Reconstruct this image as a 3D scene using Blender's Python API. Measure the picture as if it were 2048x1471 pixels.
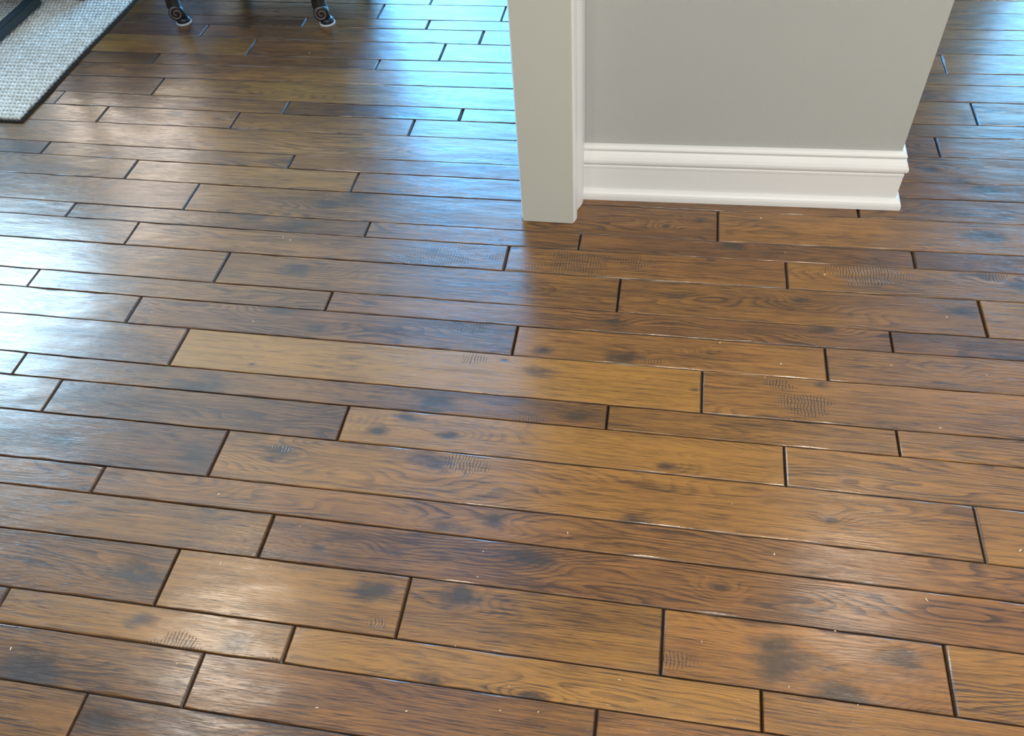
import bpy, bmesh, math, random
from mathutils import Vector, Matrix, noise

C = bpy.context.scene.collection
for o in list(bpy.data.objects):
    bpy.data.objects.remove(o)
scene = bpy.context.scene
scene.view_settings.view_transform = 'Standard'
scene.view_settings.look = 'None'
scene.view_settings.gamma = 1
scene.view_settings.use_curve_mapping = False
scene.view_settings.exposure = 0.0

# ------------------------------------------------------------------ camera
CAM = {'f': 1657.99, 'r': [0.984671, 0.162097, -0.064406], 'u': [-0.082267, 0.757198, 0.647984], 'fw': [-0.153804, 0.632752, -0.758926]}
cd = bpy.data.cameras.new('camera')
cam = bpy.data.objects.new('camera', cd)
C.objects.link(cam)
r, u, f = Vector(CAM['r']), Vector(CAM['u']), Vector(CAM['fw'])
cam.matrix_world = Matrix(((r.x, u.x, -f.x, 0), (r.y, u.y, -f.y, 0), (r.z, u.z, -f.z, 1.5), (0, 0, 0, 1)))
cd.sensor_fit = 'HORIZONTAL'
cd.sensor_width = 36
cd.lens = CAM['f'] / 2048 * 36
cd.clip_start = 0.02
scene.camera = cam

# ------------------------------------------------------------------ light
world = bpy.data.worlds.new('world')
scene.world = world
world.use_nodes = True
world.node_tree.nodes['Background'].inputs[0].default_value = (0.35, 0.55, 0.9, 1)
world.node_tree.nodes['Background'].inputs[1].default_value = 1.2

def area(name, loc, rot, size, color, power, shape='RECTANGLE', spread=math.pi):
    l = bpy.data.lights.new(name, 'AREA')
    l.shape = shape
    l.size = size[0]
    l.size_y = size[-1]
    l.color = color
    l.energy = power
    l.spread = spread
    o = bpy.data.objects.new(name, l)
    o.location = loc
    o.rotation_euler = rot
    C.objects.link(o)
    return o

H = 2.6                                  # ceiling height
XL, XR, YB, YF = -3.50, 3.4, 5.2, -2.6    # room limits
BLUE = (0.24, 0.60, 1.0)
# daylight in the three windows
WIN = [  # wall, centre along wall, width, z0, z1, colour, power
    ('back', -1.12, 1.55, 0.15, 2.35, (0.13, 0.50, 1.0), 225),
    ('back', 2.50, 1.20, 0.15, 1.90, (0.20, 0.60, 1.0), 75),
    ('left', 2.85, 1.30, 0.95, 2.10, (0.50, 0.78, 1.0), 130),
    ('left', 4.36, 1.30, 0.95, 2.30, (1.0, 0.86, 0.72), 46),
]
for w in WIN:
    zc, zh = (w[3] + w[4]) / 2, w[4] - w[3]
    if w[0] == 'back':
        area('window_and_fill_light', (w[1], YB + 0.10, zc), (-math.pi / 2, 0, 0), (w[2], zh), w[5], w[6])
    else:
        area('window_and_fill_light', (XL - 0.10, w[1], zc), (math.pi / 2, 0, -math.pi / 2), (w[2], zh), w[5], w[6])
# ceiling lamps over the hall
CANS = [(1.15, 2.10, 8, .5), (-2.0, 1.35, 14, .5), (0.9, -0.5, 30, .16), (-0.9, -0.6, 14, .16), (2.4, 0.4, 24, .16), (0.15, -0.2, 30, .16)]
WARM = (1.0, 0.90, 0.76)
for (x, y, p, s) in CANS:
    area('ceiling_lamp_light', (x, y, H - 0.012), (0, 0, 0), (s, s), WARM, p, 'DISK')
# unseen frontal fill behind the photographer, no window in that wall
area('window_and_fill_light', (0.6, YF + 0.05, 1.5), (math.pi / 2, 0, 0), (2.4, 1.3), (1.0, 0.96, 0.92), 26)
area('window_and_fill_light', (XR - 0.02, -0.2, 1.5), (math.pi / 2, 0, math.pi / 2), (1.8, 1.2), (0.96, 0.97, 1.0), 42)  # neutral fill added from the right, no window in that wall

SEAM = {12: [1.58367, 0.00267, 0.00377], 11: [1.46051, 0.00185, 0.00341], 13: [1.68322, 0.00442, 0.00522], 10: [1.39026, 0.00447, 0.00502], 14: [1.75015, 0.00645, 0.00665], 9: [1.29068, 0.00078, 0.00237], 15: [1.877, 0.00345, 0.00399], 8: [1.16596, 0.00253, 0.00218], 16: [1.97115, 0.00325, 0.00641], 7: [1.09686, 0.00123, -8e-05], 17: [2.04396, 0.00484, 0.00608], 6: [0.99515, -0.00191, -0.00236], 18: [2.16998, 0.00213, 0.00305], 5: [0.8685, -0.00189, -0.00369], 19: [2.26445, 0.00602, 0.00571], 4: [0.79389, -0.00186, -0.00103], 20: [2.33425, 0.0024, 0.00665], 3: [0.6938, -0.00033, -0.00276], 21: [2.46254, 0.0015, 0.00112], 2: [0.56609, -0.00097, -0.00261], 22: [2.55974, 0.00414, 0.00067], 1: [0.49249, 0.00128, -0.00033], 23: [2.62663, 0.0032, 0.00241], 0: [0.38678, -0.00117, -2e-05], 24: [2.74293, 0.00236, 0.00588], 25: [2.84436, 0.0021, 0.00253], 26: [2.9131, 0.0004, 0.00282], 27: [3.03133, -0.00038, 0.00222], 28: [3.12848, 0.0, 0.0]}
ROWS = [
    (-1, [-0.9585], [(0.55, 0.3), (0.25, 0.4)]),
    (0, [-0.7701, -0.0276], [(0.38, 0.3), (0.42, 0.5), (0.5, 0.6)]),
    (1, [-1.2273, -0.6147, 0.2535], [(0.3, 0.3), (0.66, 0.2), (0.78, 0.1), (0.6, 0.3)]),
    (2, [-0.9108, -0.4145, 0.0785, 0.575], [(0.45, 0.4), (0.68, 0.2), (0.58, 0.2), (0.72, 0.5), (0.78, 0.2)]),
    (3, [-0.7404], [(0.5, 0.3), (0.5, 0.55)]),
    (4, [-1.1709], [(0.5, 0.5), (0.6, 0.45)]),
    (5, [-0.9249, 0.6786], [(0.3, 0.6), (0.72, 0.25), (0.8, 0.2)]),
    (6, [-1.4059, -0.6644, 0.3155], [(0.42, 0.3), (0.36, 0.4), (0.72, 0.1), (0.78, 0.2)]),
    (7, [-1.5463, -0.0669, 0.5539], [(0.3, 0.3), (0.38, 0.35), (0.6, 0.2), (0.7, 0.2)]),
    (8, [-1.1548, 0.1406], [(0.4, 0.5), (0.82, 0.0), (0.7, 0.3)]),
    (9, [-1.3371, -0.3115, 0.4225], [(0.42, 0.3), (0.38, 0.5), (0.66, 0.35), (0.7, 0.3)]),
    (10, [-1.6841, -0.8195, 0.5756], [(0.4, 0.3), (0.42, 0.3), (0.52, 0.5), (0.35, 0.5)]),
    (11, [-1.161, -0.0722, 0.7948], [(0.48, 0.3), (0.45, 0.35), (0.5, 0.3), (0.78, 0.05)]),
    (12, [-1.4872, -0.3815, 0.3457], [(0.5, 0.3), (0.5, 0.35), (0.62, 0.4), (0.6, 0.2)]),
    (13, [-1.7316, -0.7962, -0.1944, 0.6651], [(0.45, 0.5), (0.3, 0.4), (0.5, 0.4), (0.36, 0.5), (0.28, 0.7)]),
    (14, [-1.3792, 0.1728], [(0.45, 0.4), (0.42, 0.3), (0.68, 0.2)]),
    (15, [-1.6348, -0.8958, 0.5474], [(0.42, 0.3), (0.58, 0.2), (0.45, 0.4), (0.45, 0.4)]),
    (16, [-1.9897, -1.129], [(0.15, 0.3), (0.4, 0.3), (0.42, 0.5)]),
    (17, [], [(0.52, 0.3)]),
    (18, [-1.8882, -1.4005, -0.7905, 0.8], [(0.5, 0.3), (0.36, 0.3), (0.5, 0.4), (0.42, 0.6), (0.45, 0.5)]),
    (19, [-2.1017, -1.2499, -0.6446], [(0.2, 0.3), (0.34, 0.4), (0.22, 0.5), (0.4, 0.3)]),
    (20, [-1.7666, 0.9319], [(0.25, 0.6), (0.52, 0.15), (0.32, 0.1)]),
    (21, [], [(0.45, 0.5)]),
    (22, [-1.8623, -1.0085], [(0.25, 0.4), (0.36, 0.6), (0.4, 0.3)]),
    (23, [-1.5219, -0.7931, 0.8892], [(0.5, 0.2), (0.38, 0.7), (0.45, 0.3), (0.42, 0.3)]),
    (24, [-1.7599, -0.67], [(0.3, 0.8), (0.42, 0.6), (0.45, 0.3)]),
    (25, [-1.3775, -0.8915], [(0.1, 0.5), (0.4, 0.4), (0.45, 0.3)]),
    (26, [-1.1006, -0.6196], [(0.35, 0.4), (0.4, 0.3), (0.45, 0.3)]),
    (27, [-0.9197], [(0.3, 0.4), (0.42, 0.3)]),
]
KNOTS = [(-0.91, 0.345, 0.03), (-0.147, 0.494, 0.02), (-0.967, 0.623, 0.05), (-0.488, 0.649, 0.035), (0.503, 0.648, 0.032), (0.387, 0.578, 0.04), (-0.305, 0.663, 0.03), (-1.111, 0.727, -0.035), (-0.899, 0.784, 0.02), (-0.461, 0.742, 0.018), (-0.188, 0.764, 0.03), (-0.617, 0.731, 0.012), (-0.374, 0.82, 0.03), (-0.277, 0.838, 0.02), (-0.981, 0.917, 0.035), (-1.314, 0.92, 0.03), (-0.428, 0.963, 0.03), (-0.785, 0.954, 0.03), (-0.573, 1.035, 0.022), (-0.519, 1.077, 0.02), (-0.404, 1.038, 0.02), (0.067, 1.016, 0.018), (-1.054, 1.114, 0.045), (-0.477, 1.125, 0.04), (-0.117, 1.13, 0.03), (-0.943, 1.193, 0.008), (-0.235, 1.243, 0.03), (0.125, 1.23, 0.012), (-0.325, 1.273, 0.008), (0.403, 1.276, 0.012), (-0.812, 1.33, 0.03), (-0.233, 1.312, 0.022), (-0.041, 1.311, 0.03), (0.157, 1.344, 0.012), (0.671, 1.357, -0.02), (-0.937, 1.377, 0.03), (-0.708, 1.429, 0.02), (-0.08, 1.423, 0.035), (0.426, 1.451, 0.022), (-0.935, 1.533, 0.04), (0.758, 1.547, 0.028), (0.068, 1.534, 0.02), (0.374, 1.547, 0.02), (-0.365, 1.672, 0.01), (0.154, 1.673, 0.01), (0.897, 1.651, 0.03), (-1.871, 1.735, 0.03), (-0.997, 1.712, 0.04), (-1.158, 1.734, 0.03), (0.208, 1.738, 0.025), (-0.86, 1.86, 0.05), (-0.949, 1.822, 0.03), (0.85, 1.835, 0.04), (0.125, 1.834, 0.015), (0.032, 1.8, 0.01), (-1.457, 2.228, 0.02), (-1.626, 2.242, 0.02), (-0.812, 2.281, 0.035), (-0.743, 2.755, 0.02), (-1.606, 2.839, 0.02), (0.892, 2.027, 0.03), (0.832, 2.056, 0.03), (0.761, 2.108, 0.02), (-2.078, 2.017, 0.04), (0.986, 2.421, 0.03), (-0.882, 0.784, 0.012), (-0.334, 1.884, 0.01), (0.276, 0.648, 0.03), (0.013, 0.869, 0.02), (-0.629, 1.24, 0.01), (0.288, 0.613, 0.05), (0.104, 0.587, 0.03), (0.397, 0.924, 0.012), (0.182, 0.749, 0.012), (-0.342, 0.505, 0.022), (0.421, 0.76, 0.02), (0.706, 0.731, 0.02), (-0.923, 0.533, 0.02), (-0.72, 0.521, 0.03), (-1.096, 0.42, 0.05)]
CHATTER = [(-0.443, 1.368, 0.045), (-0.398, 1.268, 0.035), (-0.563, 1.617, 0.1), (-0.196, 1.622, 0.1), (0.539, 1.656, 0.09), (0.377, 1.215, 0.06), (0.314, 1.266, 0.03), (-1.796, 1.746, 0.02), (0.007, 1.309, 0.03), (-0.239, 1.105, 0.03), (-0.787, 0.961, 0.03), (-0.373, 0.97, 0.06), (0.033, 0.878, 0.03), (-0.452, 0.592, 0.02), (-0.832, 0.495, 0.05), (-0.628, 0.493, 0.02), (-0.04, 1.646, 0.05), (0.838, 1.677, 0.04), (0.112, 0.598, 0.03), (-0.4, 1.632, 0.04)]
CRUMBS = [(-0.995, 1.333), (0.44, 1.645), (0.531, 1.663), (0.712, 1.522), (-0.283, 0.766), (-0.284, 0.71), (-1.811, 2.212), (-2.118, 2.67), (-1.284, 2.657), (-0.971, 2.613), (-1.152, 0.445), (-0.88, 0.827), (-0.813, 0.463), (-0.811, 0.67), (-0.705, 0.678), (-0.187, 0.509), (-0.299, 0.568), (0.007, 0.548), (-0.129, 0.472), (-0.196, 0.465), (-0.523, 0.423), (-0.361, 0.44), (0.206, 0.938), (0.286, 0.834), (0.558, 0.775), (0.301, 0.577), (0.15, 0.638), (0.388, 0.691), (0.415, 0.562), (0.288, 1.856), (0.825, 1.848), (0.346, 1.72), (0.319, 1.331), (0.565, 1.353), (0.769, 1.346), (0.645, 1.183), (0.282, 1.286), (0.18, 1.383), (-1.706, 1.734), (-1.465, 1.745), (-1.281, 1.716), (-1.029, 1.659), (-1.005, 1.65), (-0.12, 0.829), (-0.675, 0.773), (0.746, 0.902)]

# ------------------------------------------------------------------ helpers
def link_mesh(name, me, mat, parent=None):
    o = bpy.data.objects.new(name, me)
    if mat:
        me.materials.append(mat)
    C.objects.link(o)
    if parent:
        o.parent = parent
    return o

def from_bm(name, bm, mat, parent=None, smooth=False):
    me = bpy.data.meshes.new(name)
    bmesh.ops.recalc_face_normals(bm, faces=bm.faces)
    bm.to_mesh(me)
    bm.free()
    if smooth:
        for p in me.polygons:
            p.use_smooth = True
    return link_mesh(name, me, mat, parent)

def box(bm, x0, x1, y0, y1, z0, z1):
    v = [bm.verts.new((x, y, z)) for z in (z0, z1) for (x, y) in ((x0, y0), (x1, y0), (x1, y1), (x0, y1))]
    for q in ((0, 3, 2, 1), (4, 5, 6, 7), (0, 1, 5, 4), (1, 2, 6, 5), (2, 3, 7, 6), (3, 0, 4, 7)):
        bm.faces.new([v[i] for i in q])

def prism(bm, pts, z0, z1):
    a = [bm.verts.new((x, y, z0)) for x, y in pts]
    b = [bm.verts.new((x, y, z1)) for x, y in pts]
    n = len(pts)
    bm.faces.new(a[::-1])
    bm.faces.new(b)
    for i in range(n):
        bm.faces.new((a[i], a[(i + 1) % n], b[(i + 1) % n], b[i]))

def lathe(bm, prof, c, axis=(0, 0, 1), n=28, close=True):
    ax = Vector(axis).normalized()
    t = ax.orthogonal().normalized()
    b = ax.cross(t)
    rings = []
    for (rad, h) in prof:
        rings.append([bm.verts.new(Vector(c) + ax * h + (t * math.cos(2 * math.pi * i / n) + b * math.sin(2 * math.pi * i / n)) * rad) for i in range(n)])
    for q in range(len(rings) - 1):
        for i in range(n):
            bm.faces.new((rings[q][i], rings[q][(i + 1) % n], rings[q + 1][(i + 1) % n], rings[q + 1][i]))
    if close:
        bm.faces.new(rings[0][::-1])
        bm.faces.new(rings[-1])

def struct(o):
    o['kind'] = 'structure'
    return o

def tag(o, label, cat, group=None):
    o['label'] = label
    o['category'] = cat
    if group:
        o['group'] = group
    return o

def empty(name, loc=(0, 0, 0)):
    o = bpy.data.objects.new(name, None)
    o.location = loc
    o.empty_display_size = .05
    C.objects.link(o)
    return o

def new_mat(name):
    m = bpy.data.materials.new(name)
    m.use_nodes = True
    nt = m.node_tree
    nt.nodes.clear()
    out = nt.nodes.new('ShaderNodeOutputMaterial')
    bs = nt.nodes.new('ShaderNodeBsdfPrincipled')
    nt.links.new(bs.outputs[0], out.inputs[0])
    return m, nt, bs

class G:
    """tiny node-graph builder"""
    def __init__(s, nt):
        s.nt = nt
    def put(s, v, sock):
        if hasattr(v, 'is_output'):
            s.nt.links.new(v, sock)
        elif v is not None:
            sock.default_value = v
    def m(s, op, a, b=None, c=None, clamp=False):
        n = s.nt.nodes.new('ShaderNodeMath')
        n.operation = op
        n.use_clamp = clamp
        for i, v in enumerate((a, b, c)):
            if v is not None:
                s.put(v, n.inputs[i])
        return n.outputs[0]
    def xyz(s, x, y, z):
        n = s.nt.nodes.new('ShaderNodeCombineXYZ')
        for i, v in enumerate((x, y, z)):
            s.put(v, n.inputs[i])
        return n.outputs[0]
    def sep(s, v):
        n = s.nt.nodes.new('ShaderNodeSeparateXYZ')
        s.put(v, n.inputs[0])
        return n.outputs
    def noise(s, vec, scale=1.0, detail=3.0, rough=.5, dist=0.0):
        n = s.nt.nodes.new('ShaderNodeTexNoise')
        s.put(vec, n.inputs['Vector'])
        n.inputs['Scale'].default_value = scale
        n.inputs['Detail'].default_value = detail
        n.inputs['Roughness'].default_value = rough
        n.inputs['Distortion'].default_value = dist
        return n.outputs[0]
    def ss(s, v, a, b, o0=0.0, o1=1.0):
        n = s.nt.nodes.new('ShaderNodeMapRange')
        n.interpolation_type = 'SMOOTHSTEP'
        s.put(v, n.inputs[0])
        for i, q in enumerate((a, b, o0, o1)):
            s.put(q, n.inputs[1 + i])
        return n.outputs[0]
    def mix(s, fac, a, b, mode='MIX'):
        n = s.nt.nodes.new('ShaderNodeMix')
        n.data_type = 'RGBA'
        n.blend_type = mode
        s.put(fac, n.inputs[0])
        s.put(a, n.inputs[6])
        s.put(b, n.inputs[7])
        return n.outputs[2]
    def attr(s, name, typ='OBJECT'):
        n = s.nt.nodes.new('ShaderNodeAttribute')
        n.attribute_type = typ
        n.attribute_name = name
        return n

# ------------------------------------------------------------------ materials
def wood_material():
    m, nt, bs = new_mat('stained_hickory')
    g = G(nt)
    geo = nt.nodes.new('ShaderNodeNewGeometry')
    x, y, z = g.sep(geo.outputs['Position'])[:3]
    seed = g.attr('seed').outputs['Fac']
    tone = g.attr('tone').outputs['Fac']
    red = g.attr('red').outputs['Fac']
    fig = g.attr('figure').outputs['Fac']
    rim = g.attr('rim', 'GEOMETRY').outputs['Fac']
    sx = g.m('MULTIPLY_ADD', seed, 3.71, x)
    sy = g.m('MULTIPLY_ADD', seed, 1.93, y)
    sz = g.m('MULTIPLY', seed, 5.3)
    def stretched(kx, ky, **kw):
        return g.noise(g.xyz(g.m('MULTIPLY', sx, kx), g.m('MULTIPLY', sy, ky), sz), **kw)
    wob = g.m('SUBTRACT', stretched(14, 30, detail=4, rough=.6), .5)
    low = g.m('SUBTRACT', stretched(1.5, 9.0, detail=2, rough=.45), .5)
    dark = 0.0
    knotH = 0.0
    blotn = stretched(22, 46, detail=4, rough=.62)
    blob = g.m('ADD', g.m('MULTIPLY', blotn, .4), g.m('MULTIPLY', stretched(9, 26, detail=3, rough=.6), .6))
    for i in range(4):
        kx, ky, kr = g.sep(g.attr('knot_%d' % (i + 1)).outputs['Vector'])[:3]
        ra = g.m('MAXIMUM', g.m('ABSOLUTE', kr), .0001)
        dx = g.m('DIVIDE', g.m('SUBTRACT', x, kx), g.m('MULTIPLY', ra, 2.1))
        dy = g.m('DIVIDE', g.m('SUBTRACT', y, ky), ra)
        d2 = g.m('ADD', g.m('MULTIPLY', dx, dx), g.m('MULTIPLY', dy, dy))
        d = g.m('ADD', g.m('SQRT', d2), g.m('MULTIPLY_ADD', blob, 3.0, -1.55))
        s = g.ss(d, .95, .0)
        on = g.m('GREATER_THAN', kr, .001)
        dark = g.m('MAXIMUM', dark, g.m('MULTIPLY', s, on))
        bump = g.m('EXPONENT', g.m('MULTIPLY', d2, -.35))
        big = g.m('GREATER_THAN', ra, .001)
        knotH = g.m('ADD', knotH, g.m('MULTIPLY', g.m('MULTIPLY', bump, big), 3.0))
    Hf = g.m('MULTIPLY', y, 95.0)
    Hf = g.m('MULTIPLY_ADD', low, 26.0, Hf)
    Hf = g.m('MULTIPLY_ADD', wob, .85, Hf)
    Hf = g.m('ADD', Hf, knotH)
    fr = g.m('FRACT', Hf)
    # asymmetric ring: soft rise then sharp dark latewood line
    ring = g.m('MULTIPLY', g.ss(fr, .35, .88), g.ss(fr, 1.0, .9))
    ring_mask = g.ss(stretched(3.0, 14, detail=2), .38, .62)
    ring = g.m('MULTIPLY', g.m('MULTIPLY', ring, fig), g.m('MULTIPLY_ADD', ring_mask, .75, .25))
    dash = g.m('MULTIPLY', g.ss(stretched(14, 470, detail=3, rough=.55), .48, .66), g.ss(stretched(3, 12, detail=2), .30, .60, .35, 1.0))
    fibre = stretched(9, 420, detail=3, rough=.65)
    fibre2 = stretched(26, 900, detail=2, rough=.6)
    streak = stretched(2.2, 85, detail=3, rough=.6)
    pore = g.m('MULTIPLY', g.ss(stretched(34, 620, detail=1), .60, .72), .75)
    mott = stretched(4.5, 15, detail=4, rough=.6)
    mott2 = stretched(1.2, 6.0, detail=2)
    # base colours from the tone of each plank
    cd_ = g.mix(red, (.045, .0200, .0052, 1), (.050, .0165, .0062, 1))
    cg_ = g.mix(red, (.295, .137, .023, 1), (.240, .090, .025, 1))
    t = g.m('ADD', tone, g.m('MULTIPLY', g.m('SUBTRACT', mott, .5), .85))
    t = g.m('ADD', t, g.m('MULTIPLY', g.m('SUBTRACT', mott2, .5), .55))
    t = g.m('ADD', t, g.m('MULTIPLY', g.m('SUBTRACT', fibre, .5), .95))
    t = g.m('ADD', t, g.m('MULTIPLY', g.m('SUBTRACT', fibre2, .5), .45))
    t = g.m('ADD', t, g.m('MULTIPLY', g.m('SUBTRACT', streak, .5), .90))
    t = g.m('SUBTRACT', t, g.m('MULTIPLY', ring, .72))
    t = g.m('SUBTRACT', t, g.m('MULTIPLY', pore, .30))
    t = g.m('MULTIPLY_ADD', dash, -.58, t)
    t = g.m('ADD', t, .10)
    blot = g.ss(stretched(7, 20, detail=5, rough=.65), .64, .76)
    t = g.m('SUBTRACT', t, g.m('MULTIPLY', blot, .22), clamp=True)
    col = g.mix(t, cd_, cg_)
    col = g.mix(g.m('MULTIPLY', dark, .86), col, (.026, .016, .010, 1))
    # chatter (saw) marks
    cmask = 0.0
    for i in range(2):
        kx, ky, kr = g.sep(g.attr('chatter_%d' % (i + 1)).outputs['Vector'])[:3]
        ra = g.m('MAXIMUM', kr, .0001)
        dx = g.m('DIVIDE', g.m('SUBTRACT', x, kx), g.m('MULTIPLY', ra, 1.25))
        dy = g.m('DIVIDE', g.m('SUBTRACT', y, ky), g.m('MULTIPLY', ra, .55))
        d = g.m('ADD', g.m('SQRT', g.m('ADD', g.m('MULTIPLY', dx, dx), g.m('MULTIPLY', dy, dy))), g.m('MULTIPLY_ADD', blotn, 2.4, -1.2))
        cmask = g.m('MAXIMUM', cmask, g.ss(d, 1.0, .6))
    lines = g.m('SINE', g.m('ADD', g.m('MULTIPLY', x, 880.0), g.m('MULTIPLY', g.noise(g.xyz(g.m('MULTIPLY', x, 30), g.m('MULTIPLY', y, 40), sz), detail=2), 14.0)))
    lines = g.ss(lines, .1, .85)
    cut = g.m('MULTIPLY', cmask, lines)
    col = g.mix(g.m('MULTIPLY', cut, .8), col, (.03, .017, .010, 1))
    # stain gathers in the bevelled joints and in worn spots beside them
    rn = g.ss(g.m('ADD', rim, g.m('MULTIPLY', g.m('SUBTRACT', blotn, .5), 1.1)), .25, .95)
    col = g.mix(g.m('MULTIPLY', rn, .78), col, (.022, .012, .007, 1))
    nt.links.new(col, bs.inputs['Base Color'])
    rv = g.noise(g.xyz(g.m('MULTIPLY', x, 5), g.m('MULTIPLY', y, 9), sz), detail=4, rough=.6)
    rough = g.m('MULTIPLY_ADD', g.m('SUBTRACT', rv, .5), .16, .40)
    nt.links.new(rough, bs.inputs['Roughness'])
    bs.inputs['Specular IOR Level'].default_value = .40
    bs.inputs['Anisotropic'].default_value = .8
    nt.links.new(g.xyz(0.0, 1.0, 0.0), bs.inputs['Tangent'])
    bs.inputs['Coat Weight'].default_value = .9
    crough = g.m('MULTIPLY_ADD', g.m('SUBTRACT', rv, .5), .10, .175)
    nt.links.new(g.m('MULTIPLY_ADD', rn, .14, crough), bs.inputs['Coat Roughness'])
    bs.inputs['Coat IOR'].default_value = 1.5
    # relief
    und = g.noise(g.xyz(g.m('MULTIPLY', sx, 5.0), g.m('MULTIPLY', sy, 17.0), sz), detail=2, rough=.5)
    scr = g.noise(g.xyz(g.m('MULTIPLY', sx, 60.0), g.m('MULTIPLY', sy, 110.0), sz), detail=3, rough=.6)
    h = g.m('MULTIPLY', und, .0026)
    h = g.m('MULTIPLY_ADD', scr, .00012, h)
    h = g.m('MULTIPLY_ADD', fibre, .00010, h)
    h = g.m('MULTIPLY_ADD', dash, -.00008, h)
    h = g.m('MULTIPLY_ADD', ring, -.00012, h)
    h = g.m('MULTIPLY_ADD', pore, -.00012, h)
    h = g.m('MULTIPLY_ADD', cut, -.0003, h)
    h = g.m('MULTIPLY_ADD', g.m('MULTIPLY', dark, blotn), -.0008, h)
    bp = nt.nodes.new('ShaderNodeBump')
    bp.inputs['Strength'].default_value = .8
    bp.inputs['Distance'].default_value = 1.0
    nt.links.new(h, bp.inputs['Height'])
    nt.links.new(bp.outputs[0], bs.inputs['Normal'])
    nt.links.new(bp.outputs[0], bs.inputs['Coat Normal'])
    return m

def paint(name, col, rough=.5, orange=.0, amp=.0006, spec=.5):
    m, nt, bs = new_mat(name)
    g = G(nt)
    tc = nt.nodes.new('ShaderNodeTexCoord')
    n = g.noise(tc.outputs['Object'], 6, 4)
    c2 = tuple(c * .93 for c in col) + (1,)
    nt.links.new(g.mix(g.m('MULTIPLY', n, .6), tuple(col) + (1,), c2), bs.inputs['Base Color'])
    bs.inputs['Roughness'].default_value = rough
    bs.inputs['Specular IOR Level'].default_value = spec
    if orange:
        h = g.m('MULTIPLY', g.noise(tc.outputs['Object'], orange, 3), amp)
        bp = nt.nodes.new('ShaderNodeBump')
        bp.inputs['Strength'].default_value = .7
        nt.links.new(h, bp.inputs['Height'])
        bp.inputs['Distance'].default_value = 1.0
        nt.links.new(bp.outputs[0], bs.inputs['Normal'])
    return m

M_WOOD = wood_material()
M_SUB = paint('subfloor', (.012, .008, .006), .9)
M_WALL = paint('grey_wall_paint', (.40, .412, .395), .6, 260, .0005)
M_CEIL = paint('ceiling_paint', (.75, .74, .70), .8)
M_TRIM = paint('white_trim_paint', (.71, .715, .705), .35, 90, .0002)
M_JAMB = paint('cream_jamb_paint', (.50, .505, .452), .4, 120, .0002)
M_DARKWOOD = paint('dark_chair_wood', (.022, .013, .010), .35)
M_BLACK = paint('black_plastic', (.010, .011, .014), .35)
M_HUB = paint('grey_plastic', (.09, .09, .10), .4)
M_PALE = paint('pale_felt', (.55, .54, .52), .7)
M_CARVE = paint('pale_carving', (.16, .13, .12), .35)  # spiral ridge, paler than the wood of the foot
M_STEEL = paint('blackened_steel', (.030, .045, .055), .30)
M_LEATHER = paint('dark_leather', (.012, .014, .020), .5)
M_BRASSCUP = paint('white_lamp_trim', (.8, .8, .78), .5)

# ------------------------------------------------------------------ floor with its planks
bm = bmesh.new()
box(bm, XL, XR, YF, YB, -.05, -.012)
floor = struct(from_bm('floor', bm, M_SUB))

WID = {0: .1018, 1: .0718, 2: .1262}
def seam_coef(k):
    if k in SEAM and k <= 27:
        c0, c1, c2 = SEAM[k]
        return c0, c1, c2
    if k > 27:
        y = SEAM[27][0]
        for j in range(27, k):
            y += WID[j % 3] * .955
        return y, 0, .001
    y = SEAM[0][0]
    for j in range(k, 0):
        y -= WID[j % 3]
    return y, -.001, -.0005

def seam_y(k, x):
    c0, c1, c2 = seam_coef(k)
    xc = max(-2.4, min(1.5, x))
    v = c0 + c1 * xc + c2 * xc * xc
    # the joint wanders by a fraction of a millimetre, as scraped edges do
    return v + .0007 * noise.noise(Vector((x * 6, k * 7.1, 0)))

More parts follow.
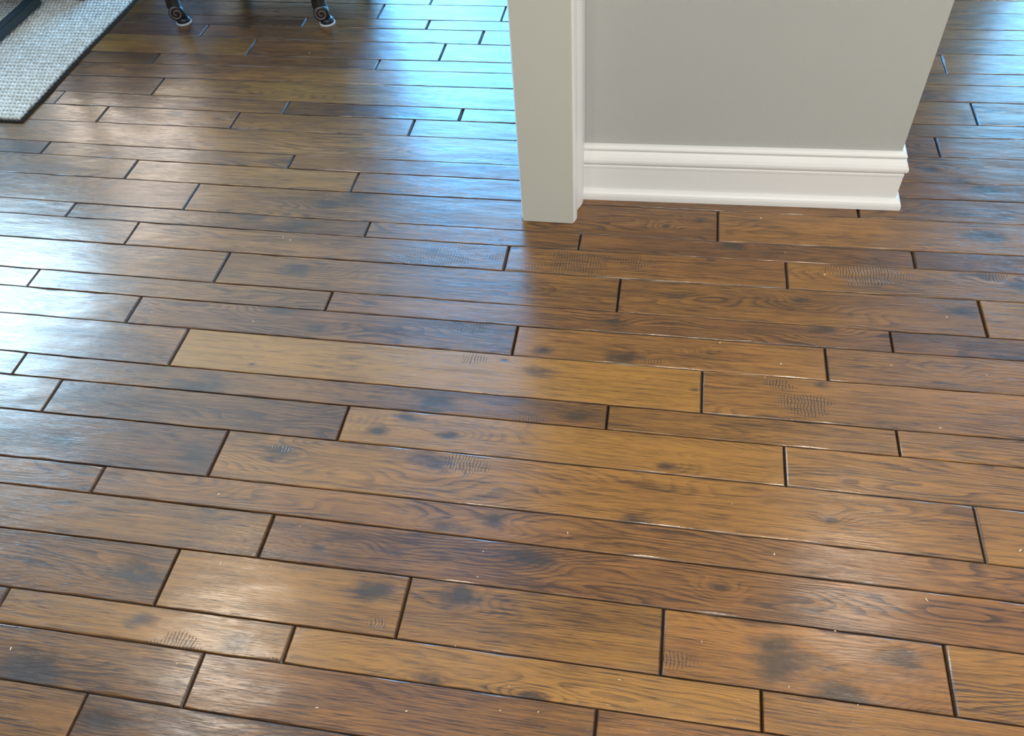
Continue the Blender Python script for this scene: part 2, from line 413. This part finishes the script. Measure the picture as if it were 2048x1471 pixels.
rnd = random.Random(11)
def plank_mesh(k, x0, x1, rn, simple=False):
    g0 = .0005
    bl, br = (.0035 + rn.random() * .0025, .0035 + rn.random() * .0025)
    n = max(2, int((x1 - x0) / (.16 if simple else .045)))
    xs = [x0 + g0, x0 + g0 + bl * .5, x0 + g0 + bl]
    for i in range(1, n):
        xs.append(x0 + (x1 - x0) * (i + (rn.random() - .5) * .5) / n)
    xs += [x1 - g0 - br, x1 - g0 - br * .5, x1 - g0]
    tilt = (rn.random() - .5) * .0012
    slope = (rn.random() - .5) * .0010
    lift = (rn.random() - .5) * .0009
    bw0, bw1 = .0013 + rn.random() * .0016, .0012 + rn.random() * .0016
    dep = .0026 + rn.random() * .0014
    verts, faces, rim = [], [], []
    nc = len(xs)
    s = rn.random() * 100
    for i, x in enumerate(xs):
        jx = .0012 * noise.noise(Vector((s, i * 3.3, 1)))
        ya, yb = seam_y(k, x) + g0, seam_y(k + 1, x) - g0
        wa = bw0 * (1 + 1.3 * max(0, noise.noise(Vector((x * 16, s, 5))) - .05) * 2) * (.75 + .5 * rn.random())
        wb = bw1 * (1 + 1.3 * max(0, noise.noise(Vector((x * 16, s, 9))) - .05) * 2) * (.75 + .5 * rn.random())
        w = yb - ya
        ys = [ya, ya, ya + wa * .45, ya + wa, ya + w * .3, ya + w * .7, yb - wb, yb - wb * .45, yb, yb]
        zs = [-.0115, -dep, -dep * .33, 0, .0, .0, 0, -dep * .33, -dep, -.0115]
        ra_, rb_ = .45 + .55 * noise.noise(Vector((x * 2.2, s, 15))) + .3, .45 + .55 * noise.noise(Vector((x * 2.2, s, 19))) + .3
        rs = [1, 1, ra_, .0, 0, 0, .0, rb_, 1, 1]
        if i in (0, nc - 1):
            ez, er = dep * 1.7, 1
        elif i in (1, nc - 2):
            ez, er = dep * .6, 1
        else:
            ez, er = 0, 0
        for j, (yy, zz, rr) in enumerate(zip(ys, zs, rs)):
            t = (yy - ya) / w - .5
            e = 0
            if zz > -.01:
                e = lift + tilt * t + slope * (x - x0) / (x1 - x0)
                zz = min(zz, -ez) + e
            ee = .0010 * noise.noise(Vector((s + j * .9, i * 2.0, 3))) if i in (1, 2, nc - 2, nc - 3) else 0
            verts.append((x + ee, yy, zz))
            rim.append(max(rr, er))
    m = 10
    for i in range(nc - 1):
        for j in range(m - 1):
            a = i * m + j
            faces.append((a, a + m, a + m + 1, a + 1))
    # end skirts
    for i, flip in ((0, 1), (nc - 1, 0)):
        base = len(verts)
        row = [i * m + j for j in range(1, m - 1)]
        for j in row:
            verts.append((verts[j][0], verts[j][1], -.0115))
            rim.append(1)
        for q in range(len(row) - 1):
            fc = (row[q], row[q + 1], base + q + 1, base + q)
            faces.append(fc[::-1] if flip else fc)
    me = bpy.data.meshes.new('plank')
    me.from_pydata(verts, [], faces)
    at = me.attributes.new('rim', 'FLOAT', 'POINT')
    at.data.foreach_set('value', rim)
    return me

planks = []
def add_plank(k, x0, x1, tone, red, rn, simple=False):
    me = plank_mesh(k, x0, x1, rn, simple)
    o = link_mesh('plank', me, M_WOOD, floor)
    o['seed'] = float(rn.random() * 40)
    o['tone'] = float(tone)
    o['red'] = float(red)
    o['figure'] = float(.25 + .55 * rn.random())
    ks = []
    for (kx, ky, kr) in KNOTS:
        if x0 <= kx < x1 and seam_y(k, kx) <= ky < seam_y(k + 1, kx):
            ks.append((kx, ky, kr))
    for i in range(4):
        o['knot_%d' % (i + 1)] = [float(v) for v in (ks[i] if i < len(ks) else (0, 0, 0))]
    cs = [c for c in CHATTER if x0 <= c[0] < x1 and seam_y(k, c[0]) <= c[1] < seam_y(k + 1, c[0])]
    for i in range(2):
        o['chatter_%d' % (i + 1)] = [float(v) for v in (cs[i] if i < len(cs) else (0, 0, 0))]
    planks.append(o)
    return o

XA, XB = XL + .01, XR - .01
for (k, bx, tones) in ROWS:
    rn = random.Random(100 + k)
    xs = list(bx)
    tt = list(tones)
    # continue each row to both sides beyond the measured joints
    lo = min(xs + [-.7]) if xs else -2.4
    hi = max(xs + [.9]) if xs else 1.3
    # visible limits of this row: random joints only past them
    ym = seam_y(k, 0) + .05
    vl, vr = -(.78 + .62 * ym) - .05, .62 + .24 * ym + .1
    p = min(lo, vl)
    left = []
    while True:
        p -= .75 + .8 * rn.random()
        if p < XA + .25:
            break
        left.append(p)
    p = max(hi, vr)
    right = []
    while True:
        p += .75 + .8 * rn.random()
        if p > XB - .25:
            break
        right.append(p)
    full = sorted(left) + xs + right
    ft = [(.3 + .3 * rn.random(), rn.random() * .6) for _ in left] + tt + [(.35 + .35 * rn.random(), rn.random() * .6) for _ in right]
    ed = [XA] + full + [XB]
    for i in range(len(ed) - 1):
        add_plank(k, ed[i], ed[i + 1], ft[i][0], ft[i][1], rn)
far = []
for k in list(range(28, 36)) + list(range(-9, -1)) + list(range(36, 51)):
    rn = random.Random(500 + k)
    x = XA if XA > XL else XL + .01
    first = True
    while x < XB - .05:
        x2 = x + (.3 + .9 * rn.random() if first else .8 + 1.0 * rn.random())
        first = False
        if XB - x2 < .35:
            x2 = XB
        if len(planks) < 290:
            add_plank(k, x, x2, .3 + .4 * rn.random(), rn.random() * .6, rn, simple=True)
        else:
            far.append(plank_mesh(k, x, x2, rn, True))
        x = x2
if far:
    # the boards past that number, at the room's far ends, as one part
    bm = bmesh.new()
    for me in far:
        bm.from_mesh(me)
        bpy.data.meshes.remove(me)
    me = bpy.data.meshes.new('plank')
    bm.to_mesh(me)
    bm.free()
    o = link_mesh('plank', me, M_WOOD, floor)
    o['seed'], o['tone'], o['red'], o['figure'] = 7.3, .45, .3, .7
    for nm in ('knot_1', 'knot_2', 'knot_3', 'knot_4', 'chatter_1', 'chatter_2'):
        o[nm] = [0.0, 0.0, 0.0]
    o['kind'] = 'stuff'

# ------------------------------------------------------------------ room shell
def wall_with_windows(name, horizontal, pos, a0, a1, thick, wins):
    """wall slab in pieces around window openings; pos..pos+thick"""
    bm = bmesh.new()
    def piece(s0, s1, z0, z1):
        if s1 - s0 < 1e-4 or z1 - z0 < 1e-4:
            return
        lo, hi = min(pos, pos + thick), max(pos, pos + thick)
        if horizontal:
            box(bm, s0, s1, lo, hi, z0, z1)
        else:
            box(bm, lo, hi, s0, s1, z0, z1)
    cur = a0
    for (c, w, z0, z1) in sorted(wins):
        piece(cur, c - w / 2, 0, H)
        piece(c - w / 2, c + w / 2, 0, z0)
        piece(c - w / 2, c + w / 2, z1, H)
        cur = c + w / 2
    piece(cur, a1, 0, H)
    return struct(from_bm(name, bm, M_WALL))

wall_with_windows('wall_back', True, YB, XL - .15, XR + .15, .15, [(w[1], w[2], w[3], w[4]) for w in WIN if w[0] == 'back'])
wall_with_windows('wall_left', False, XL, YF, YB, -.15, [(w[1], w[2], w[3], w[4]) for w in WIN if w[0] == 'left'])
wall_with_windows('wall_right', False, XR, YF, YB, .15, [])
wall_with_windows('wall_front', True, YF, XL - .15, XR + .15, -.15, [])
bm = bmesh.new()
box(bm, XL, XR, YF, YB, H, H + .1)
struct(from_bm('ceiling', bm, M_CEIL))

for i, w in enumerate(WIN):
    bm = bmesh.new()
    c, ww, z0, z1 = w[1:5]
    def bar(s0, s1, za, zb, d=.05):
        if w[0] == 'back':
            box(bm, s0, s1, YB + .01, YB + .01 + d, za, zb)
        else:
            box(bm, XL - .01 - d, XL - .01, s0, s1, za, zb)
    a, b = c - ww / 2, c + ww / 2
    bar(a, a + .05, z0, z1)
    bar(b - .05, b, z0, z1)
    bar(a + .05, b - .05, z0, z0 + .05)
    bar(a + .05, b - .05, z1 - .05, z1)
    bar(c - .025, c + .025, z0 + .05, z1 - .05, .04)
    struct(from_bm('window_%d' % (i + 1), bm, M_TRIM))

# partition: short wall end at the cased opening, then the grey wall to the right
AX, AY = -.197, 1.931
SL = .0237
FX, JX0, JX1 = .620, -.3605, -.2195
def wy(x):
    return AY + SL * (x - AX)
bm = bmesh.new()
prism(bm, [(JX0 + .006, 1.808), (JX1 - .006, 1.808), (JX1 - .006, wy(JX1)), (FX, wy(FX)), (FX + .012, 2.55), (JX0 + .006, 2.55)], 0, H)
struct(from_bm('wall_middle', bm, M_WALL))
# wall above the opening and its other side, beside the photographer
bm = bmesh.new()
box(bm, JX0 + .006, JX1 - .006, -.35, 1.79, 2.10, H)
box(bm, JX0 + .006, JX1 - .006, YF, -.35, 0, H)
struct(from_bm('wall_center', bm, M_WALL))

# jamb with slightly eased edges, rough cut at the foot
bm = bmesh.new()
e = .0016
prof = [(JX0, 1.809), (JX0, 1.789 + e), (JX0 + e, 1.789), (JX1 - e, 1.789), (JX1, 1.789 + e), (JX1, 1.809)]
prism(bm, prof, .0008, 2.10)
struct(from_bm('trim_1', bm, M_JAMB))
def casing(sign, name):
    base = [(0, 1.7955), (.0070, 1.7955), (.0090, 1.7985), (.0125, 1.809), (.0135, 1.815), (.0130, 1.820), (.0100, 1.8225),
            (.0095, 1.826), (.0098, 1.845), (.0115, 1.852), (.0160, 1.862), (.0205, 1.874), (.0220, 1.884), (.0225, 1.892), (.0225, 1.9285), (0, 1.9285)]
    pts = [((JX1 - .006 + x) if sign > 0 else (JX0 + .006 - x), y) for x, y in base]
    if sign < 0:
        pts = pts[::-1]
    bm = bmesh.new()
    prism(bm, pts, .0008, 2.16)
    return struct(from_bm(name, bm, M_TRIM))
casing(1, 'trim_2')
casing(-1, 'trim_3')

# baseboard: moulded profile swept along the grey wall and round its corner
PROF = [(0, .1675), (.004, .1672), (.0085, .1655), (.0120, .1625), (.0138, .1590), (.0140, .1560), (.0125, .1528), (.0095, .1508), (.0092, .1495), (.0112, .1485),
        (.0150, .1450), (.0205, .1360), (.0238, .1280), (.0246, .1220), (.0235, .1165), (.0205, .1130), (.0150, .1112), (.0148, .1100),
        (.0172, .1088), (.0188, .1060), (.0190, .1025), (.0182, .0975), (.0180, .0300), (.0190, .0296), (.0225, .0290), (.0275, .0265),
        (.0315, .0215), (.0335, .0150), (.0340, .0080), (.0338, .0006), (0, .0006)]
bm = bmesh.new()
secs = []
dirs = Vector((1, SL, 0)).normalized()
nrm = Vector((SL, -1, 0)).normalized()
p0 = Vector((AX - .009, wy(AX - .009), 0))
p1 = Vector((FX, wy(FX), 0))
side = Vector((1, -.0187, 0)).normalized()
# mitre at the outside corner
for kind in range(3):
    row = []
    for (o_, z_) in PROF:
        if kind == 0:
            p = p0 + nrm * o_
        elif kind == 1:
            p = p1 + nrm * o_ + Vector((1, SL, 0)) * o_
        else:
            p = Vector((FX + .012, 2.55, 0)) + side * o_
        row.append(bm.verts.new((p.x, p.y, z_)))
    secs.append(row)
n = len(PROF)
for a, b in ((0, 1), (1, 2)):
    for j in range(n):
        bm.faces.new((secs[a][j], secs[b][j], secs[b][(j + 1) % n], secs[a][(j + 1) % n]))
bm.faces.new(secs[0])
bm.faces.new(secs[2][::-1])
bb = struct(from_bm('baseboard_front', bm, M_TRIM))

# recessed lamps in the ceiling
lamp_n = 0
LAMPS = ['wide recessed ceiling lamp over the floor right of the grey wall end', 'wide recessed ceiling lamp in the left room, in front of the rug',
         'recessed ceiling lamp behind the viewpoint, on the right', 'recessed ceiling lamp behind the viewpoint, on the left',
         'recessed ceiling lamp nearest the right wall', 'recessed ceiling lamp almost above the viewpoint']
for (x, y, p, s) in CANS:
    bm = bmesh.new()
    lathe(bm, [(.075, 0), (.095, -.002), (.098, -.006), (.082, -.010), (.075, -.010)], (x, y, H), n=24, close=False)
    lo = from_bm('ceiling_lamp', bm, M_BRASSCUP)
    tag(lo, LAMPS[lamp_n], 'lamp', 'recessed ceiling lamps')
    lamp_n += 1

# ------------------------------------------------------------------ rug
RX, RY = -2.150, 2.150
def rug_mesh(x0, x1, y0, y1, st, amp):
    nx, ny = int((x1 - x0) / st) + 1, int((y1 - y0) / st) + 1
    verts, faces = [], []
    for j in range(ny):
        y = y0 + (y1 - y0) * j / (ny - 1)
        for i in range(nx):
            x = x0 + (x1 - x0) * i / (nx - 1)
            wav = .006 * math.sin(y * 9) * .3 + .003 * noise.noise(Vector((x * 2, y * 5, 2)))
            X = x + wav
            # rows of pebble-like loops, each row shifted by half a loop
            ry = y / .0220
            row = math.floor(ry)
            fy = ry - row - .5
            rx = x / .0155 + .5 * (row % 2) + .3 * noise.noise(Vector((row * 3.7, x * 9, 0)))
            fx = rx - math.floor(rx) - .5
            hgt = max(0, 1 - (2.0 * fy) ** 2 * .8 - (2.0 * fx) ** 2 * .8) ** .5
            rr = noise.noise(Vector((math.floor(rx) * 1.9, row * 2.3, 4)))
            ed = min(1, max(0, (RX - x - .0035 * (1 - math.cos(2 * math.pi * y / .022))) / .009)) * min(1, max(0, (y - RY) / .010))
            z = .0035 + (.0105 + .003 * rr) * hgt * amp * (.35 + .65 * ed) + .006 * ed ** .5
            if x >= x1 - 1e-6 and x1 == RX or y <= y0 + 1e-6 and y0 == RY:
                z = .001
            verts.append((X, y + .002 * noise.noise(Vector((x * 50, 0, 7))), z))
    for j in range(ny - 1):
        for i in range(nx - 1):
            a = j * nx + i
            faces.append((a, a + 1, a + nx + 1, a + nx))
    me = bpy.data.meshes.new('rug')
    me.from_pydata(verts, [], faces)
    for p in me.polygons:
        p.use_smooth = True
    return me
def rug_material():
    m, nt, bs = new_mat('undyed_wool')
    g = G(nt)
    tc = nt.nodes.new('ShaderNodeTexCoord')
    n = g.noise(tc.outputs['Object'], 45, 4, .7)
    n2 = g.noise(tc.outputs['Object'], 500, 2, .7)
    col = g.mix(g.ss(n, .35, .7), (.62, .57, .48, 1), (.88, .85, .78, 1))
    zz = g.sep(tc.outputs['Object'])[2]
    col = g.mix(g.ss(zz, .0175, .0085), col, (.035, .028, .022, 1))  # shade between the loops and along the rug edge, painted by height
    nt.links.new(col, bs.inputs['Base Color'])
    bs.inputs['Roughness'].default_value = .95
    bs.inputs['Specular IOR Level'].default_value = .1
    bp = nt.nodes.new('ShaderNodeBump')
    bp.inputs['Distance'].default_value = .002
    nt.links.new(n2, bp.inputs['Height'])
    nt.links.new(bp.outputs[0], bs.inputs['Normal'])
    return m
M_RUG = rug_material()
rug = empty('area_rug', (RX - .6, RY + .9, 0))
tag(rug, 'cream chunky looped wool rug with its corner on the dark floor', 'rug')
a = link_mesh('woven_pile', rug_mesh(RX - .62, RX, RY, RY + 1.05, .0023, 1), M_RUG, rug)
a['kind'] = 'stuff'
b_ = link_mesh('woven_pile', rug_mesh(RX - 1.5, RX - .62, RY, RY + 1.9, .012, 1), M_RUG, rug)
b_['kind'] = 'stuff'
c_ = link_mesh('woven_pile', rug_mesh(RX - .62, RX, RY + 1.05, RY + 1.9, .012, 1), M_RUG, rug)
c_['kind'] = 'stuff'
for o in (a, b_, c_):
    o.matrix_parent_inverse = Matrix.Translation(-rug.location)

# ------------------------------------------------------------------ desk standing on the rug
desk = empty('table', (-2.85, 3.0, 0))
tag(desk, 'dark table with a steel floor bar standing on the cream rug', 'table')
def child(o, p):
    o.matrix_parent_inverse = Matrix.Translation(-p.location)
    return o
bm = bmesh.new()
box(bm, -3.40, -2.40, 2.42, 2.945, .705, .74)
bmesh.ops.bevel(bm, geom=bm.edges[:], offset=.004, segments=2, affect='EDGES')
child(from_bm('tabletop', bm, M_DARKWOOD, desk), desk)
ZR = .0255
for (xa, xb) in ((-2.560, -2.520), (-3.28, -3.24)):
    bm = bmesh.new()
    box(bm, xa, xb, 2.44, 2.945, ZR, ZR + .035)
    bmesh.ops.bevel(bm, geom=bm.edges[:], offset=.003, segments=2, affect='EDGES')
    child(from_bm('floor_bar', bm, M_STEEL, desk), desk)
    for yy in (2.46, 2.900):
        bm = bmesh.new()
        box(bm, xa, xb, yy, yy + .04, ZR + .035, .705)
        child(from_bm('leg', bm, M_STEEL, desk), desk)

# ------------------------------------------------------------------ chair with scroll feet
chair = empty('upholstered_chair', (-1.58, 3.08, 0))
tag(chair, 'dark chair with carved scroll feet standing on pale-rimmed glides', 'chair')
CX0, CX1, CY0, CY1 = -1.866, -1.283, 2.858, 3.36
def sweep(bm, pts, rads, n=10):
    rings = []
    for i, p in enumerate(pts):
        a_ = pts[max(0, i - 1)]
        b2 = pts[min(len(pts) - 1, i + 1)]
        t = (b2 - a_).normalized()
        u_ = t.orthogonal().normalized() if i == 0 else (rings_u - t * rings_u.dot(t)).normalized()
        rings_u = u_
        v_ = t.cross(u_)
        rings.append([bm.verts.new(p + (u_ * math.cos(2 * math.pi * k / n) + v_ * math.sin(2 * math.pi * k / n)) * rads[i]) for k in range(n)])
    for q in range(len(rings) - 1):
        for i in range(n):
            bm.faces.new((rings[q][i], rings[q][(i + 1) % n], rings[q + 1][(i + 1) % n], rings[q + 1][i]))
    bm.faces.new(rings[0][::-1])
    bm.faces.new(rings[-1])
for (x, y, an, hi) in ((CX0, CY0, -1.12, 1), (CX1, CY0 + .016, -1.22, 1), (CX0, CY1, 1.9, 0), (CX1, CY1, 1.2, 0)):
    nf = Vector((math.cos(an), math.sin(an), 0))      # the scroll looks this way
    side_ = Vector((-nf.y, nf.x, 0))                  # to the viewer's right
    org = Vector((x, y, 0))
    bm = bmesh.new()
    lathe(bm, [(.0225, .0068), (.0258, .0076), (.0260, .014), (.0235, .021), (.0190, .024), (.015, .026)], org, (0, 0, 1), 28)
    gl = child(from_bm('glide', bm, M_BLACK, chair, True), chair)
    bm = bmesh.new()
    lathe(bm, [(.0275, .0004), (.0300, .0012), (.0300, .0062), (.0262, .0074)], org, (0, 0, 1), 28)
    fp_ = from_bm('glide_rim', bm, M_PALE, gl)
    # leg: slim above, swelling into the scroll
    c = org + Vector((0, 0, .048)) - side_ * .014
    path = [org + Vector((0, 0, .022)), c + side_ * .004 - nf * .004, c + Vector((0, 0, .022)) - side_ * .002 - nf * .010,
            org + Vector((0, 0, .105)) - side_ * .016 - nf * .016, org + Vector((0, 0, .16)) - side_ * .012 - nf * .012,
            org + Vector((0, 0, .26)) - side_ * .004, org + Vector((0, 0, .37))]
    bm = bmesh.new()
    sweep(bm, path, [.017, .024, .027, .026, .025, .028, .033], 14)
    child(from_bm('leg', bm, M_DARKWOOD, chair, True), chair)
    bm = bmesh.new()
    lathe(bm, [(.0265, -.022), (.0285, -.018), (.0285, .016), (.0265, .020), (.018, .0205), (.001, .021)], c, nf, 28)
    sc = child(from_bm('scroll_foot', bm, M_DARKWOOD, chair, True), chair)
    bm = bmesh.new()
    sp = []
    for i in range(34):
        th = 1.2 + i / 33 * 2 * math.pi * 1.55
        rr = .0255 - .0200 * i / 33
        sp.append(c + nf * .0205 + side_ * (math.cos(th) * rr) + Vector((0, 0, math.sin(th) * rr)))
    sweep(bm, sp, [.0030 - .0008 * i / 33 for i in range(34)], 8)
    rd = from_bm('spiral_ridge', bm, M_CARVE, sc, True)
bm = bmesh.new()
box(bm, CX0 - .04, CX1 + .04, CY0 - .03, CY1 + .03, .20, .42)
bmesh.ops.bevel(bm, geom=bm.edges[:], offset=.008, segments=2, affect='EDGES')
child(from_bm('seat_frame', bm, M_DARKWOOD, chair), chair)
bm = bmesh.new()
box(bm, CX0 - .03, CX1 + .03, CY0 - .02, CY1 + .02, .42, .50)
bmesh.ops.bevel(bm, geom=bm.edges[:], offset=.03, segments=4, affect='EDGES')
child(from_bm('seat', bm, M_LEATHER, chair, True), chair)
bm = bmesh.new()
box(bm, CX0 - .03, CX1 + .03, CY1 - .05, CY1 + .03, .50, 1.0)
bmesh.ops.bevel(bm, geom=bm.edges[:], offset=.03, segments=4, affect='EDGES')
child(from_bm('backrest', bm, M_LEATHER, chair, True), chair)

# near foot in view; unseen body above it made up to shade the rug
shade_sofa = empty('shade_sofa', (-2.85, 3.40, 0))
tag(shade_sofa, 'dark seat body made up to shade the cream rug, only one short round foot in view', 'shade_sofa')
SX0, SX1, SY0, SY1 = -3.44, -2.30, 2.955, 3.90
for nm, bx, mt in (('base', (SX0, SX1, SY0, SY1, .085, .30), M_LEATHER), ('seat_cushion', (SX0 + .14, -2.875, SY0, SY1 - .2, .30, .44), M_LEATHER), ('seat_cushion', (-2.865, SX1 - .14, SY0, SY1 - .2, .30, .44), M_LEATHER),
                   ('backrest', (SX0, SX1, SY1 - .22, SY1, .30, .82), M_LEATHER), ('armrest', (SX0, SX0 + .15, SY0 + .01, SY1 - .1, .28, .57), M_LEATHER), ('armrest', (SX1 - .15, SX1, SY0 + .01, SY1 - .1, .28, .57), M_LEATHER)):
    bm = bmesh.new()
    box(bm, *bx)
    bmesh.ops.bevel(bm, geom=bm.edges[:], offset=.02, segments=3, affect='EDGES')
    child(from_bm(nm, bm, mt, shade_sofa, True), shade_sofa)
for (x, y) in ((-2.365, 2.995), (-3.38, 2.995), (-2.365, 3.84), (-3.38, 3.84)):
    bm = bmesh.new()
    lathe(bm, [(.012, .0245), (.019, .0255), (.022, .032), (.020, .044), (.020, .09)], (x, y, 0), (0, 0, 1), 20)
    child(from_bm('leg', bm, M_BLACK, shade_sofa, True), shade_sofa)

# ------------------------------------------------------------------ crumbs lying about on the planks
m_cr, nt_, bs_ = new_mat('pale_crumb')
bs_.inputs['Base Color'].default_value = (.75, .62, .42, 1)
bs_.inputs['Roughness'].default_value = .7
bm = bmesh.new()
rc = random.Random(5)
for (x, y) in CRUMBS:
    s_ = .0010 + .0009 * rc.random()
    L = s_ * (1 + 1.0 * rc.random())
    a_ = rc.random() * 6.28
    ca, sa = math.cos(a_), math.sin(a_)
    vs = []
    for (px, py, pz) in ((-L, -s_ * .5, 0), (L, -s_ * .6, 0), (L * .7, s_ * .7, 0), (-L * .8, s_ * .5, 0), (-L * .5, 0, s_), (L * .5, s_ * .1, s_ * .9)):
        vs.append(bm.verts.new((x + px * ca - py * sa, y + px * sa + py * ca, pz + .0004)))
    for q in ((0, 1, 5, 4), (1, 2, 5), (2, 3, 4, 5), (3, 0, 4), (3, 2, 1, 0)):
        bm.faces.new([vs[i] for i in q])
cr = from_bm('floor_crumbs', bm, m_cr)
tag(cr, 'tiny pale crumbs scattered over the wooden floor', 'debris')
cr['kind'] = 'stuff'
